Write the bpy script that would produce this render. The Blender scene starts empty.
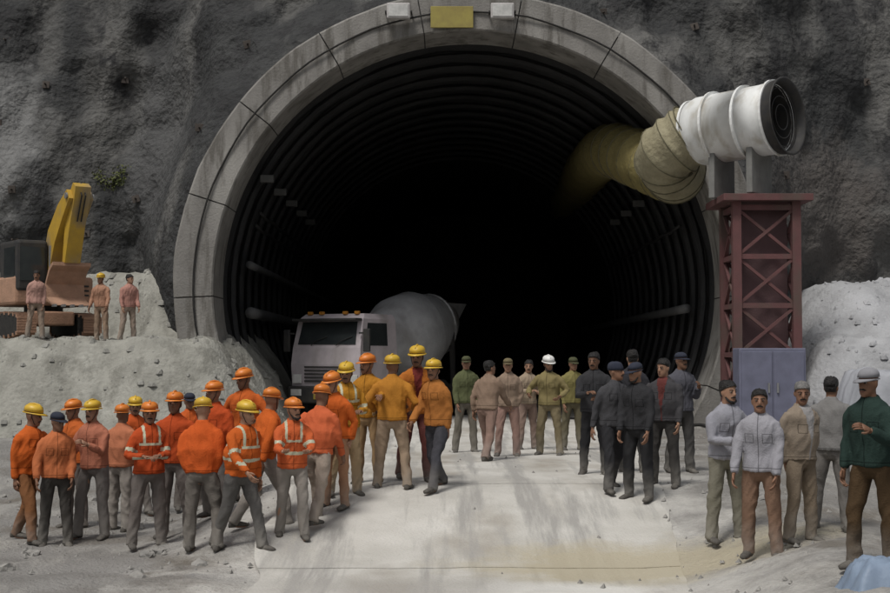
import bpy, bmesh, math, random
from mathutils import Vector, Matrix, noise
R = math.radians
V = Vector
rnd = random.Random(7)
scene = bpy.context.scene
C = scene.collection

# ------------------------------------------------------------------ camera, sky, sun, exposure
cd = bpy.data.cameras.new('camera'); cam = bpy.data.objects.new('camera', cd); C.objects.link(cam)
cd.lens = 55.2; cd.sensor_width = 36; cd.clip_end = 1000
cam.location = (0, 0, 2.3); cam.rotation_euler = (R(90 + 2.54), 0, 0)
scene.camera = cam
SUN_EL, SUN_AZ = 62, 150            # degrees; azimuth measured from +Y (behind the portal) towards -X
w = bpy.data.worlds.new('World'); scene.world = w; w.use_nodes = True
nt = w.node_tree; bg = nt.nodes['Background']
sky = nt.nodes.new('ShaderNodeTexSky'); sky.sky_type = 'NISHITA'; sky.sun_disc = False
sky.sun_elevation = R(SUN_EL); sky.sun_rotation = R(-SUN_AZ); sky.dust_density = 4; sky.air_density = 1.2
hs = nt.nodes.new('ShaderNodeHueSaturation'); hs.inputs['Saturation'].default_value = 0.3   # overcast
nt.links.new(sky.outputs[0], hs.inputs['Color']); nt.links.new(hs.outputs[0], bg.inputs[0]); bg.inputs[1].default_value = 0.066
sd = bpy.data.lights.new('sun', 'SUN'); sd.energy = 1.65; sd.angle = R(14); sd.color = (1, .965, .91)
so = bpy.data.objects.new('sun', sd); C.objects.link(so)
sdir = V((-math.sin(R(SUN_AZ))*math.cos(R(SUN_EL)), math.cos(R(SUN_AZ))*math.cos(R(SUN_EL)), math.sin(R(SUN_EL))))
so.rotation_euler = sdir.to_track_quat('Z', 'Y').to_euler()
vs_ = scene.view_settings
vs_.view_transform = 'Standard'; vs_.look = 'None'; vs_.gamma = 1; vs_.exposure = 0.35

# ------------------------------------------------------------------ materials
def pmat(name, c1, c2=None, scale=3.0, rough=.8, bump=.0, bscale=30, metal=0, streak=None, c3=None, spec=.3, world=False, bdist=.03, c4=None, streak4=(1,1,1), spots=()):
    m = bpy.data.materials.new(name); m.use_nodes = True
    t = m.node_tree; N = t.nodes; L = t.links; b = N['Principled BSDF']
    b.inputs['Roughness'].default_value = rough; b.inputs['Metallic'].default_value = metal
    b.inputs['Specular IOR Level'].default_value = spec
    tc = N.new('ShaderNodeTexCoord'); co = tc.outputs['Object']
    if world:
        g = N.new('ShaderNodeNewGeometry'); co = g.outputs['Position']
    c2 = c2 or tuple(x*.72 for x in c1)
    n1 = N.new('ShaderNodeTexNoise'); n1.inputs['Scale'].default_value = scale; n1.inputs['Detail'].default_value = 8; n1.inputs['Roughness'].default_value = .62
    L.new(co, n1.inputs['Vector'])
    r1 = N.new('ShaderNodeValToRGB'); r1.color_ramp.elements[0].position = .36; r1.color_ramp.elements[1].position = .66
    r1.color_ramp.elements[0].color = (*c1, 1); r1.color_ramp.elements[1].color = (*c2, 1)
    L.new(n1.outputs['Fac'], r1.inputs['Fac']); col = r1.outputs['Color']
    if c3 is not None:                                     # stains / streaks with a shape of their own
        mp = N.new('ShaderNodeMapping'); mp.inputs['Scale'].default_value = streak or (1, 1, 1)
        L.new(co, mp.inputs['Vector'])
        n2 = N.new('ShaderNodeTexNoise'); n2.inputs['Scale'].default_value = 1; n2.inputs['Detail'].default_value = 6
        L.new(mp.outputs[0], n2.inputs['Vector'])
        r2 = N.new('ShaderNodeValToRGB'); r2.color_ramp.elements[0].position = .5; r2.color_ramp.elements[1].position = .68
        L.new(n2.outputs['Fac'], r2.inputs['Fac'])
        mx = N.new('ShaderNodeMix'); mx.data_type = 'RGBA'; L.new(r2.outputs['Color'], mx.inputs['Factor'])
        L.new(col, mx.inputs['A']); mx.inputs['B'].default_value = (*c3, 1); col = mx.outputs['Result']
    if c4 is not None:
        mp = N.new('ShaderNodeMapping'); mp.inputs['Scale'].default_value = streak4; mp.inputs['Location'].default_value = (3.3, 7.1, 0); L.new(co, mp.inputs['Vector'])
        n4 = N.new('ShaderNodeTexNoise'); n4.inputs['Scale'].default_value = 1; n4.inputs['Detail'].default_value = 7; n4.inputs['Roughness'].default_value = .65; L.new(mp.outputs[0], n4.inputs['Vector'])
        r4 = N.new('ShaderNodeValToRGB'); r4.color_ramp.elements[0].position = .5; r4.color_ramp.elements[1].position = .62; L.new(n4.outputs['Fac'], r4.inputs['Fac'])
        mx = N.new('ShaderNodeMix'); mx.data_type = 'RGBA'; L.new(r4.outputs['Color'], mx.inputs['Factor']); L.new(col, mx.inputs['A']); mx.inputs['B'].default_value = (*c4, 1); col = mx.outputs['Result']
    for cen, rad, scol, amt in spots:                      # patches of another deposit with ragged edges
        sb = N.new('ShaderNodeVectorMath'); sb.operation = 'SUBTRACT'; L.new(co, sb.inputs[0]); sb.inputs[1].default_value = cen
        dv = N.new('ShaderNodeVectorMath'); dv.operation = 'DIVIDE'; L.new(sb.outputs[0], dv.inputs[0]); dv.inputs[1].default_value = rad
        ln = N.new('ShaderNodeVectorMath'); ln.operation = 'LENGTH'; L.new(dv.outputs[0], ln.inputs[0])
        nz = N.new('ShaderNodeTexNoise'); nz.inputs['Scale'].default_value = 1.6; nz.inputs['Detail'].default_value = 7; nz.inputs['Roughness'].default_value = .68; L.new(co, nz.inputs['Vector'])
        ad = N.new('ShaderNodeMath'); ad.operation = 'MULTIPLY_ADD'; L.new(nz.outputs['Fac'], ad.inputs[0]); ad.inputs[1].default_value = 1.5; L.new(ln.outputs['Value'], ad.inputs[2])
        mr = N.new('ShaderNodeMapRange'); mr.inputs['From Min'].default_value = 1.95; mr.inputs['From Max'].default_value = 1.35; mr.inputs['To Max'].default_value = amt; L.new(ad.outputs[0], mr.inputs['Value'])
        mx = N.new('ShaderNodeMix'); mx.data_type = 'RGBA'; L.new(mr.outputs[0], mx.inputs['Factor']); L.new(col, mx.inputs['A']); mx.inputs['B'].default_value = (*scol, 1); col = mx.outputs['Result']
    L.new(col, b.inputs['Base Color'])
    if bump:
        n3 = N.new('ShaderNodeTexNoise'); n3.inputs['Scale'].default_value = bscale; n3.inputs['Detail'].default_value = 6
        L.new(co, n3.inputs['Vector'])
        bp = N.new('ShaderNodeBump'); bp.inputs['Strength'].default_value = bump; bp.inputs['Distance'].default_value = bdist
        L.new(n3.outputs['Fac'], bp.inputs['Height']); L.new(bp.outputs[0], b.inputs['Normal'])
    return m
MC = {}
def cm(name, *a, **k):
    if name not in MC: MC[name] = pmat(name, *a, **k)
    return MC[name]
SPOTS = [((2.1,14.6,.3),(1.9,.95,9),(.40,.355,.255),.85), ((1.15,13.3,.3),(.9,.55,9),(.62,.61,.575),.9), ((-.5,13.5,.3),(1.5,.8,9),(.36,.345,.32),.5)]
M_ground = pmat('dusty_ground', (.24,.232,.22), (.175,.168,.157), 1.1, .9, .8, 22, c3=(.15,.135,.115), streak=(.55,.9,1), world=True, c4=(.29,.28,.26), streak4=(1.5,.5,1), bdist=.05, spots=[((.3,20,0),(2.95,34,99),(.5,.485,.455),.95)] + SPOTS)
M_road = pmat('pale_concrete_road', (.56,.545,.51), (.43,.415,.38), .9, .85, .5, 30, c3=(.33,.305,.265), streak=(.9,.5,1), world=True, c4=(.33,.32,.30), streak4=(2.6,.16,1), spots=SPOTS)
M_face = pmat('dark_shotcrete', (.052,.053,.053), (.028,.029,.03), .7, .9, 1.0, 5, c3=(.115,.113,.108), streak=(.5,.5,.14), world=True, bdist=.16, c4=(.03,.03,.031), streak4=(1.1,1.1,.5), spots=[((-13.6,41,8.8),(1.5,9,2.6),(.2,.2,.197),.8), ((-8.6,39,9),(1.3,9,3),(.1,.1,.1),.6), ((10.9,39,6.4),(2.2,9,2.2),(.1,.09,.083),.8)])
M_ring = pmat('portal_concrete', (.24,.23,.215), (.17,.163,.152), 1.3, .85, .5, 18, c3=(.3,.29,.27), streak=(.8,.8,.25), world=True, c4=(.13,.122,.11), streak4=(2.6,2.6,.45))
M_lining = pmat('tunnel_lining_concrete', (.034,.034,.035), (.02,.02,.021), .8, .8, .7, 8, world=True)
M_bank = pmat('pale_bank_spoil', (.31,.305,.272), (.23,.226,.2), 1.6, .92, .8, 9, c3=(.36,.355,.32), streak=(.6,.6,.4), world=True, bdist=.06, c4=(.2,.196,.172), streak4=(1.7,1.7,1.2))
M_bankR = pmat('bluish_white_spoil', (.34,.345,.355), (.26,.262,.27), 1.6, .9, .8, 9, c3=(.40,.405,.42), streak=(.6,.6,.4), world=True, bdist=.06)
M_stone = pmat('broken_rock', (.30,.29,.27), (.19,.185,.175), 4, .9, .6, 20)
M_bankstone = pmat('pale_rubble', (.29,.285,.26), (.2,.197,.18), 2, .9, .6, 20, world=True)
M_steel = pmat('galvanised_steel', (.33,.33,.33), (.24,.24,.24), 5, .5, .1, 40, metal=.6)
M_black = pmat('black_rubber', (.02,.02,.02), (.035,.033,.03), 8, .85, .3, 40)
M_dark = pmat('dark_paint', (.03,.03,.032), (.05,.047,.042), 5, .6)
M_glass = pmat('dark_glass', (.02,.024,.026), (.03,.035,.035), 3, .12, spec=.6)

# ------------------------------------------------------------------ geometry helpers
class MB:
    def __init__(s): s.v = []; s.f = []; s.mi = []
    def add(s, vs, fs, mi=0):
        o = len(s.v); s.v += [tuple(p) for p in vs]
        for f in fs: s.f.append(tuple(i + o for i in f)); s.mi.append(mi)
        return s
    def box(s, lo, hi, mi=0, bev=0.0, mtx=None):
        bm = bmesh.new(); bmesh.ops.create_cube(bm, size=1)
        for v in bm.verts: v.co = V([lo[i] + (v.co[i] + .5) * (hi[i] - lo[i]) for i in range(3)])
        if bev: bmesh.ops.bevel(bm, geom=bm.edges[:], offset=bev, segments=2, affect='EDGES', profile=.5)
        if mtx is not None: bm.transform(mtx)
        bm.verts.index_update()
        s.add([v.co[:] for v in bm.verts], [[v.index for v in f.verts] for f in bm.faces], mi); bm.free()
        return s
    def beam(s, a, b, wx, wy=None, mi=0, up=(0,0,1)):
        a, b = V(a), V(b); wy = wy or wx; d = (b - a).normalized(); up = V(up)
        if abs(d.dot(up)) > .97: up = V((0,1,0))
        u = d.cross(up).normalized(); w_ = u.cross(d)
        p = [c + u*i*wx/2 + w_*j*wy/2 for c in (a, b) for i, j in ((-1,-1),(1,-1),(1,1),(-1,1))]
        return s.add(p, [(3,2,1,0),(4,5,6,7),(0,1,5,4),(1,2,6,5),(2,3,7,6),(3,0,4,7)], mi)
    def tube(s, pts, rad, n=10, mi=0, cap=True):
        pts = [V(p) for p in pts]; m = len(pts)
        rad = rad if isinstance(rad, (list, tuple)) else [rad]*m
        rings = []; u = None
        for i in range(m):
            d = (pts[min(i+1, m-1)] - pts[max(i-1, 0)]).normalized()
            if u is None: u = d.orthogonal().normalized()
            else: u = (u - d*u.dot(d)).normalized()
            w_ = d.cross(u); r = rad[i]; ru, rv = r if isinstance(r, tuple) else (r, r)
            rings.append([pts[i] + u*ru*math.cos(2*math.pi*k/n) + w_*rv*math.sin(2*math.pi*k/n) for k in range(n)])
        return s.rings(rings, mi, cap)
    def rings(s, rings, mi=0, cap=True):
        n = len(rings[0]); vs = [p for r in rings for p in r]; fs = []
        for i in range(len(rings)-1):
            for k in range(n): fs.append((i*n+k, i*n+(k+1)%n, (i+1)*n+(k+1)%n, (i+1)*n+k))
        if cap: fs.append(tuple(range(n-1, -1, -1))); fs.append(tuple((len(rings)-1)*n+k for k in range(n)))
        return s.add(vs, fs, mi)
    def ell(s, c, r, n=10, m=7, mi=0):
        c = V(c); rs = []
        for i in range(m+1):
            a = -math.pi/2 + math.pi*(i*.94+.03*m)/m
            rs.append([c + V((r[0]*math.cos(a)*math.cos(2*math.pi*k/n), r[1]*math.cos(a)*math.sin(2*math.pi*k/n), r[2]*math.sin(a))) for k in range(n)])
        return s.rings(rs, mi)
    def mesh(s, name):
        me = bpy.data.meshes.new(name); me.from_pydata(s.v, [], s.f); me.polygons.foreach_set('material_index', s.mi); me.update(); return me
    def build(s, name, mats, parent=None, smooth=False, **props):
        o = link(name, s.mesh(name), mats, parent, smooth)
        for k, v in props.items(): o[k] = v
        return o
def link(name, me, mats, parent=None, smooth=False):
    if not isinstance(mats, (list, tuple)): mats = [mats]
    for m in mats: me.materials.append(m)
    if smooth: me.polygons.foreach_set('use_smooth', [True]*len(me.polygons)); me.update()
    o = bpy.data.objects.new(name, me); C.objects.link(o); o.parent = parent
    return o
def empty(name, label, cat, loc=(0,0,0), rz=0, group=None):
    o = bpy.data.objects.new(name, None); C.objects.link(o); o.location = loc; o.rotation_euler = (0,0,rz)
    o['label'] = label; o['category'] = cat
    if group: o['group'] = group
    return o
def struct(name, mb, m, smooth=True):
    o = mb.build(name, m, None, smooth); o['kind'] = 'structure'; return o
def ss(a, b, x):
    t = min(1, max(0, (x-a)/(b-a))); return t*t*(3-2*t)
F = 1365.0
def at(px, py, Y): return V(((px-445)/F*Y, Y, 2.3 + (357-py)/F*Y))
def fbm(p, o=4, s=1.0): return noise.fractal(V(p)*s, 1.0, 2.0, o)

# ------------------------------------------------------------------ terrain
def gz(x, y):                      # shape of the yard: a ramp climbing to the tunnel floor, raised verge at right
    road = .6*ss(14.0, 18.6, y) - .12*ss(19.5, 30, y)
    low = .45*ss(19, 31, y)
    k = ss(-3.9, -1.85, x + .03*(y-14))
    z = low*(1-k) + road*k
    z += (.46 - .42*ss(13.5, 19, y))*ss(1.9, 3.8, x - (y-13)*.12)
    return z
def gnoise(x, y):
    k = ss(-2.2, -1.8, x)*(1-ss(2.2, 3.2, x-(y-13)*.12))
    a = .05*(1-k) + .012*k
    return a*fbm((x*.9, y*.9, 0)) + a*.6*fbm((x*4, y*4, 3))
def gaps(a, b, fa, fb, fine, coarse):
    r = []; x = a
    while x < fa: r.append(x); x += coarse
    x = fa
    while x < fb: r.append(x); x += fine
    x = fb
    while x <= b + .01: r.append(x); x += coarse
    return r
def heightfield(xs, ys, fn, matfn=None):
    mb = MB(); nx = len(xs)
    mb.v = [(x, y, fn(x, y)) for y in ys for x in xs]
    for j in range(len(ys)-1):
        for i in range(nx-1):
            a = j*nx+i; mb.f.append((a, a+1, a+nx+1, a+nx))
            mb.mi.append(matfn((xs[i]+xs[i+1])/2, (ys[j]+ys[j+1])/2) if matfn else 0)
    return mb
struct('ground', heightfield(gaps(-300,300,-9,9,.13,9.7), gaps(-20,400,9,37,.13,9), lambda x, y: gz(x, y)+gnoise(x, y)), M_ground)
# concrete carriageway laid on the ramp, slab by slab
def road_edge(y): return -2.0 - .03*(y-14) - .1*math.sin(y*1.7), 2.35 + .1*(y-13)
road = bpy.data.objects.new('road', None)
ymarks = [8.0, 11.2, 14.6, 18.2, 22.0, 26.0, 30.2, 34.6, 39.2, 48.0, 60.0]
first = None
for j in range(len(ymarks)-1):
    mb = MB(); y0, y1 = ymarks[j]+.018, ymarks[j+1]-.018; n = 18; m = 22
    top = []
    for b in range(n+1):
        y = y0 + (y1-y0)*b/n; l, r = road_edge(y)
        l += .05*fbm((y*1.3, 1, 5)); r += .05*fbm((y*1.3, 9, 5))
        for a in range(m+1):
            x = l + (r-l)*a/m
            top.append((x, y, gz((-1.6 if x < -1.6 else min(x, 2.2+.1*(y-13))), y) + .035 + .012*fbm((x*.9, y*.9, 0)) + .005*fbm((x*5, y*5, 2))))
    fs = [(b*(m+1)+a, b*(m+1)+a+1, (b+1)*(m+1)+a+1, (b+1)*(m+1)+a) for b in range(n) for a in range(m)]
    rim = [b*(m+1) for b in range(n+1)]; rim2 = [b*(m+1)+m for b in range(n+1)]
    o = len(top)
    base = [(x, y, z-.5) for x, y, z in top]; vs = top + base
    for q, rr in ((1, rim), (-1, rim2), (1, list(range(n*(m+1), n*(m+1)+m+1))), (-1, list(range(m+1)))):
        for i in range(len(rr)-1):
            f = (rr[i], rr[i+1], rr[i+1]+o, rr[i]+o); fs.append(f if q > 0 else f[::-1])
    mb.add(vs, fs)
    if first is None: first = mb.build('road', M_road, None, False); first['kind'] = 'structure'
    else: mb.build('slab', M_road, first)

# ------------------------------------------------------------------ rock face with the tunnel
PX, PZ, PR, PY = .64, 4.15, 6.6, 35.0
a0 = -math.asin((PZ+.4)/PR)
def arc(r, n): return [(PX + r*math.cos(a0+(math.pi-2*a0)*i/n), PZ + r*math.sin(a0+(math.pi-2*a0)*i/n)) for i in range(n+1)]
mb = MB(); n = 230; rad = [PR + .75]; 
while rad[-1] < 34: rad.append(rad[-1] + .13 + .013*(rad[-1]-PR))
for r in rad:
    for i in range(n+1):
        a = a0 + (math.pi-2*a0)*i/n
        x, z = PX + r*math.cos(a), PZ + r*math.sin(a)
        k = ss(PR+.7, PR+3.2, r)
        y = PY + .9 + k*(1.3 + 3.2*ss(-6, -9.5, x) + 2.4*ss(8.5, 12, x)) + .28*max(0, z-7)
        d = 1.1*fbm((x*.22, z*.16, 4), 5) + .42*fbm((x*.8, z*.55, 8), 5) + .16*abs(fbm((x*2.6, z*2.2, 1), 3))
        y += d*(.25 + .75*k)
        mb.v.append((x, y, max(z, -1.5)))
for j in range(len(rad)-1):
    for i in range(n):
        a = j*(n+1)+i; mb.f.append((a, a+1, a+n+2, a+n+1)); mb.mi.append(0)
face = struct('rock_face', mb, M_face, True)
# rock-bolt plates on the face
def face_y(x, z):
    r = math.hypot(x-PX, z-PZ); k = ss(PR+.7, PR+3.2, r)
    y = PY + .9 + k*(1.3 + 3.2*ss(-6, -9.5, x) + 2.4*ss(8.5, 12, x)) + .28*max(0, z-7)
    d = 1.1*fbm((x*.22, z*.16, 4), 5) + .42*fbm((x*.8, z*.55, 8), 5) + .16*abs(fbm((x*2.6, z*2.2, 1), 3))
    return y + d*(.25+.75*k)
pl = MB(); pl.box((-.11,-.02,-.11), (.11,.02,.11), bev=.01); pl.tube([(0,-.02,0),(0,-.2,0)], .025, 8)
plm = pl.mesh('bolt_plate'); plm.materials.append(cm('rusty_plate', (.08,.068,.06), (.05,.042,.037), 6, .8, .2))
for iz in range(6):
    for ix in range(-8, 9):
        x = ix*1.75 + (iz % 2)*.85 + rnd.uniform(-.2,.2); z = 4.2 + iz*1.6 + rnd.uniform(-.6,.6); x += rnd.uniform(-.6,.6)
        if math.hypot(x-PX, z-PZ) < PR + 1.9 or rnd.random() < .68: continue
        o = bpy.data.objects.new('bolt_plate', plm); C.objects.link(o); o.parent = face
        o.location = (x, face_y(x, z) - .05, z); o.rotation_euler = (rnd.uniform(-.3,.1), rnd.uniform(-.4,.4), rnd.uniform(-.25,.25))

portal = empty('tunnel_portal', 'horseshoe tunnel mouth with a broad grey concrete ring and dark inside', 'tunnel', (0,0,0))
# ring cast in segments with open joints
nseg = 13
for sgi in range(nseg):
    mb = MB(); q = 8; A, B = sgi/nseg, (sgi+1)/nseg; g = .0005
    rings = []
    for i in range(q+1):
        t = A + g + (B-A-2*g)*i/q; a = a0 + (math.pi-2*a0)*t; ca, sa = math.cos(a), math.sin(a)
        wob = .035*fbm((ca*4, sa*4, 2))
        prof = [(PR, 0.04), (PR+.04, 0), (PR+.98+wob, 0), (PR+1.03+wob, .05), (PR+1.03+wob, 1.6), (PR, 1.6)]
        rings.append([V((PX + r_*ca, PY + dy + .015*fbm((ca*6, sa*6, dy)), PZ + r_*sa)) for r_, dy in prof])
    mb.rings(rings); mb.build('ring_segment', M_ring, portal)
mb = MB(); rings = []
for i in range(91):
    a = a0-.02 + (math.pi-2*a0+.04)*i/90; rings.append([V((PX + r_*math.cos(a), PY + dy, PZ + r_*math.sin(a))) for r_, dy in ((PR+.05,.06),(PR+.9,.06),(PR+.9,1.5),(PR+.05,1.5))])
mb.rings(rings); mb.build('backing_ring', pmat('dark_joint', (.09,.087,.083)), portal)
mb = MB(); rows = []
for j in range(46):
    y = PY + 1.3 + j*1.0; ex_ = .25 if j == 0 else 0
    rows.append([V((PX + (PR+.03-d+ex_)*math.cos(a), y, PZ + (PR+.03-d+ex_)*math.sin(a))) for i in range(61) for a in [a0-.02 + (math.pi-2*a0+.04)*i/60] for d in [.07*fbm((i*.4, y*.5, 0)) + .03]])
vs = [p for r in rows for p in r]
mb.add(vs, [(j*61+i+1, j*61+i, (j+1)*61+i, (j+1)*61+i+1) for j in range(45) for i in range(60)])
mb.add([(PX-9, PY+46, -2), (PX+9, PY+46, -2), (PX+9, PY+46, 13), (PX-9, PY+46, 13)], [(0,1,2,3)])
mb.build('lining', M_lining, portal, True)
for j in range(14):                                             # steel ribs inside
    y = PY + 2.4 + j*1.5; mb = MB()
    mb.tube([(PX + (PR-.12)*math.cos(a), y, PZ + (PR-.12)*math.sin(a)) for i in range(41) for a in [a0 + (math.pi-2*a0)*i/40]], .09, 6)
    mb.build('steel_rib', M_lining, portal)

for q_, (ang, rr_, m_) in enumerate(((math.pi+.10, .16, 'pipe_grey'), (math.pi-.12, .11, 'pipe_grey'), (math.pi-.30, .05, 'cable_black'), (math.pi-.36, .05, 'cable_black'), (-.08, .13, 'pipe_grey'), (.3, .05, 'cable_black'))):
    x_, z_ = PX + (PR-.32-rr_)*math.cos(ang), PZ + (PR-.32-rr_)*math.sin(ang)
    MB().tube([(x_, PY+3.2+j*1.5, z_ - (.07*abs(math.sin(j*1.57)) if rr_ < .1 else 0)) for j in range(20)], rr_, 10).build('service_pipe' if rr_ > .1 else 'service_cable', cm(m_, (.13,.13,.13) if m_ == 'pipe_grey' else (.03,.03,.03), None, 3, .6), portal, True)
for j in range(5):
    for sg_ in (1, -1):
        ang = math.pi-.5 if sg_ > 0 else .5
        MB().box((-.18,-.1,-.1), (.18,.1,.1), bev=.02).build('lamp_box', cm('lamp_box_grey', (.12,.12,.115), None, 4, .5), portal).location = (PX + (PR-.35)*math.cos(ang), PY+2.0+j*3.0, PZ + (PR-.35)*math.sin(ang))
# banks of pale spoil and shotcrete beside the portal
def bankL(x, y):
    z = 2.95*ss(30.3, 32.9, y + .5*fbm((x*.4, 0, 2)))*ss(-3.5, -5.9, x - .25*fbm((y, 3, x*.5)))
    z += 2.0*ss(37.0, 39.2, y + 1.5*ss(-9.0, -7.6, x) + .5*fbm((x*.5, 2, 2)))*ss(-5.4, -7.6, x)
    return z + .16*fbm((x*.8, y*.8, 7), 5) + .10*abs(fbm((x*2.4, y*2.4, 7), 4)) - .25
mb = heightfield(gaps(-60,-3.2,-13,-3.3,.14,6), gaps(29.2,43,29.2,40,.14,1.4), bankL); struct('bank', mb, M_bank)
def bankR(x, y):
    z = 3.0*ss(29.3, 32.6, y + .5*fbm((x*.4, 0, 12)))*ss(7.0, 9.6, x - .3*fbm((y, 13, x*.5)))
    z += 1.5*ss(33.2, 36.5, y + .6*fbm((x*.5, 2, 22)))*ss(8.3, 10.5, x)
    return z + .16*fbm((x*.8, y*.8, 17), 5) + .10*abs(fbm((x*2.4, y*2.4, 17), 4)) - .25
mb = heightfield(gaps(6.0,60,6.0,14,.14,6), gaps(28.4,43,28.4,38,.14,1.6), bankR); struct('bank', mb, M_bankR)

# ------------------------------------------------------------------ people
def queued(mb, voxel, smooth=3):
    me = mb.mesh('tmp'); o = bpy.data.objects.new('tmp', me); C.objects.link(o)
    m = o.modifiers.new('r', 'REMESH'); m.mode = 'VOXEL'; m.voxel_size = voxel
    s = o.modifiers.new('s', 'SMOOTH'); s.iterations = smooth; s.factor = .5
    return o
def finished(out, wrinkle=0, seed=0, wscale=7):
    if wrinkle:
        nn = [v.normal.copy() for v in out.vertices]
        for v, nv in zip(out.vertices, nn):
            p = v.co
            k = 1.1*noise.noise(V((p.x*7+seed, p.y*7, p.z*5 + p.x*5))) + .8*(.5 - abs(noise.noise(V((p.x*9-seed, p.y*9+p.z*3, p.z*7 - p.x*9)))*2))
            v.co = p + nv*wrinkle*k
    out.polygons.foreach_set('use_smooth', [True]*len(out.polygons))
    return out
SKIN = [pmat('skin_a', (.25,.135,.085), (.21,.11,.07), 12, .55), pmat('skin_b', (.33,.19,.125), (.28,.155,.1), 12, .55), pmat('skin_c', (.19,.1,.062), (.16,.083,.05), 12, .55)]
M_white = pmat('eye_white', (.3,.26,.23), (.27,.23,.2), 3, .4)
M_lip = pmat('lips', (.15,.06,.05), (.13,.05,.045), 9, .5)
M_eye = pmat('eye', (.03,.02,.018), (.03,.02,.018), 3, .3)
M_hair = pmat('black_hair', (.012,.011,.011), (.022,.02,.018), 40, .45, .8, 60)
M_greyhair = pmat('grey_hair', (.2,.19,.18), (.1,.1,.1), 40, .6, .5, 90)
M_sole = pmat('dusty_shoe', (.05,.045,.04), (.14,.13,.115), 9, .8)
M_band = pmat('reflective_band', (.5,.5,.36), (.4,.4,.3), 20, .4)
def cloth(c, d=.65): 
    key = 'cloth_%.3f_%.3f_%.3f' % c
    return cm(key, c, tuple(x*d for x in c), 5, .9, .35, 55, spec=.1)

def garment(c, top):
    key = ('top' if top else 'legs') + '_%.3f_%.3f_%.3f' % c
    if key in MC: return MC[key]
    m = pmat(key, c, tuple(x*.84 for x in c), 3, .9, .3, 70, spec=.1); MC[key] = m
    t = m.node_tree; N = t.nodes; L = t.links; b = N['Principled BSDF']; src = b.inputs['Base Color'].links[0].from_socket
    tc = N.new('ShaderNodeTexCoord'); sp = N.new('ShaderNodeSeparateXYZ'); L.new(tc.outputs['Object'], sp.inputs[0])
    def op(o, a, b_=None):
        n = N.new('ShaderNodeMath'); n.operation = o
        for i, q in enumerate((a, b_)):
            if q is None: continue
            if isinstance(q, (int, float)): n.inputs[i].default_value = q
            else: L.new(q, n.inputs[i])
        return n.outputs[0]
    x, y, z = sp.outputs; ax_ = op('ABSOLUTE', x)
    mx = N.new('ShaderNodeMix'); mx.data_type = 'RGBA'; L.new(src, mx.inputs['A'])
    if top:                                               # zip, pocket flaps and hem seam
        front = op('LESS_THAN', y, 0.0)
        zipl = op('MULTIPLY', op('LESS_THAN', ax_, .0055), front)
        d = op('MAXIMUM', op('SUBTRACT', op('ABSOLUTE', op('SUBTRACT', ax_, .092)), .045), op('SUBTRACT', op('ABSOLUTE', op('SUBTRACT', z, 1.235)), .045))
        pk = op('MULTIPLY', op('LESS_THAN', op('ABSOLUTE', d), .0045), front)
        hem = op('LESS_THAN', op('ABSOLUTE', op('SUBTRACT', z, .935)), .005)
        L.new(op('MULTIPLY', op('MAXIMUM', zipl, op('MAXIMUM', pk, hem)), .75), mx.inputs['Factor']); mx.inputs['B'].default_value = (*[q*.3 for q in c], 1)
    else:                                                 # dried dust round the ankles
        ns = N.new('ShaderNodeTexNoise'); ns.inputs['Scale'].default_value = 9; L.new(tc.outputs['Object'], ns.inputs['Vector'])
        f = op('MULTIPLY', op('MAXIMUM', op('SUBTRACT', .42, z), 0.0), op('MULTIPLY', ns.outputs['Fac'], 2.6))
        L.new(op('MINIMUM', f, .7), mx.inputs['Factor']); mx.inputs['B'].default_value = (.27,.255,.23,1)
    L.new(mx.outputs['Result'], b.inputs['Base Color'])
    return m
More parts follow.
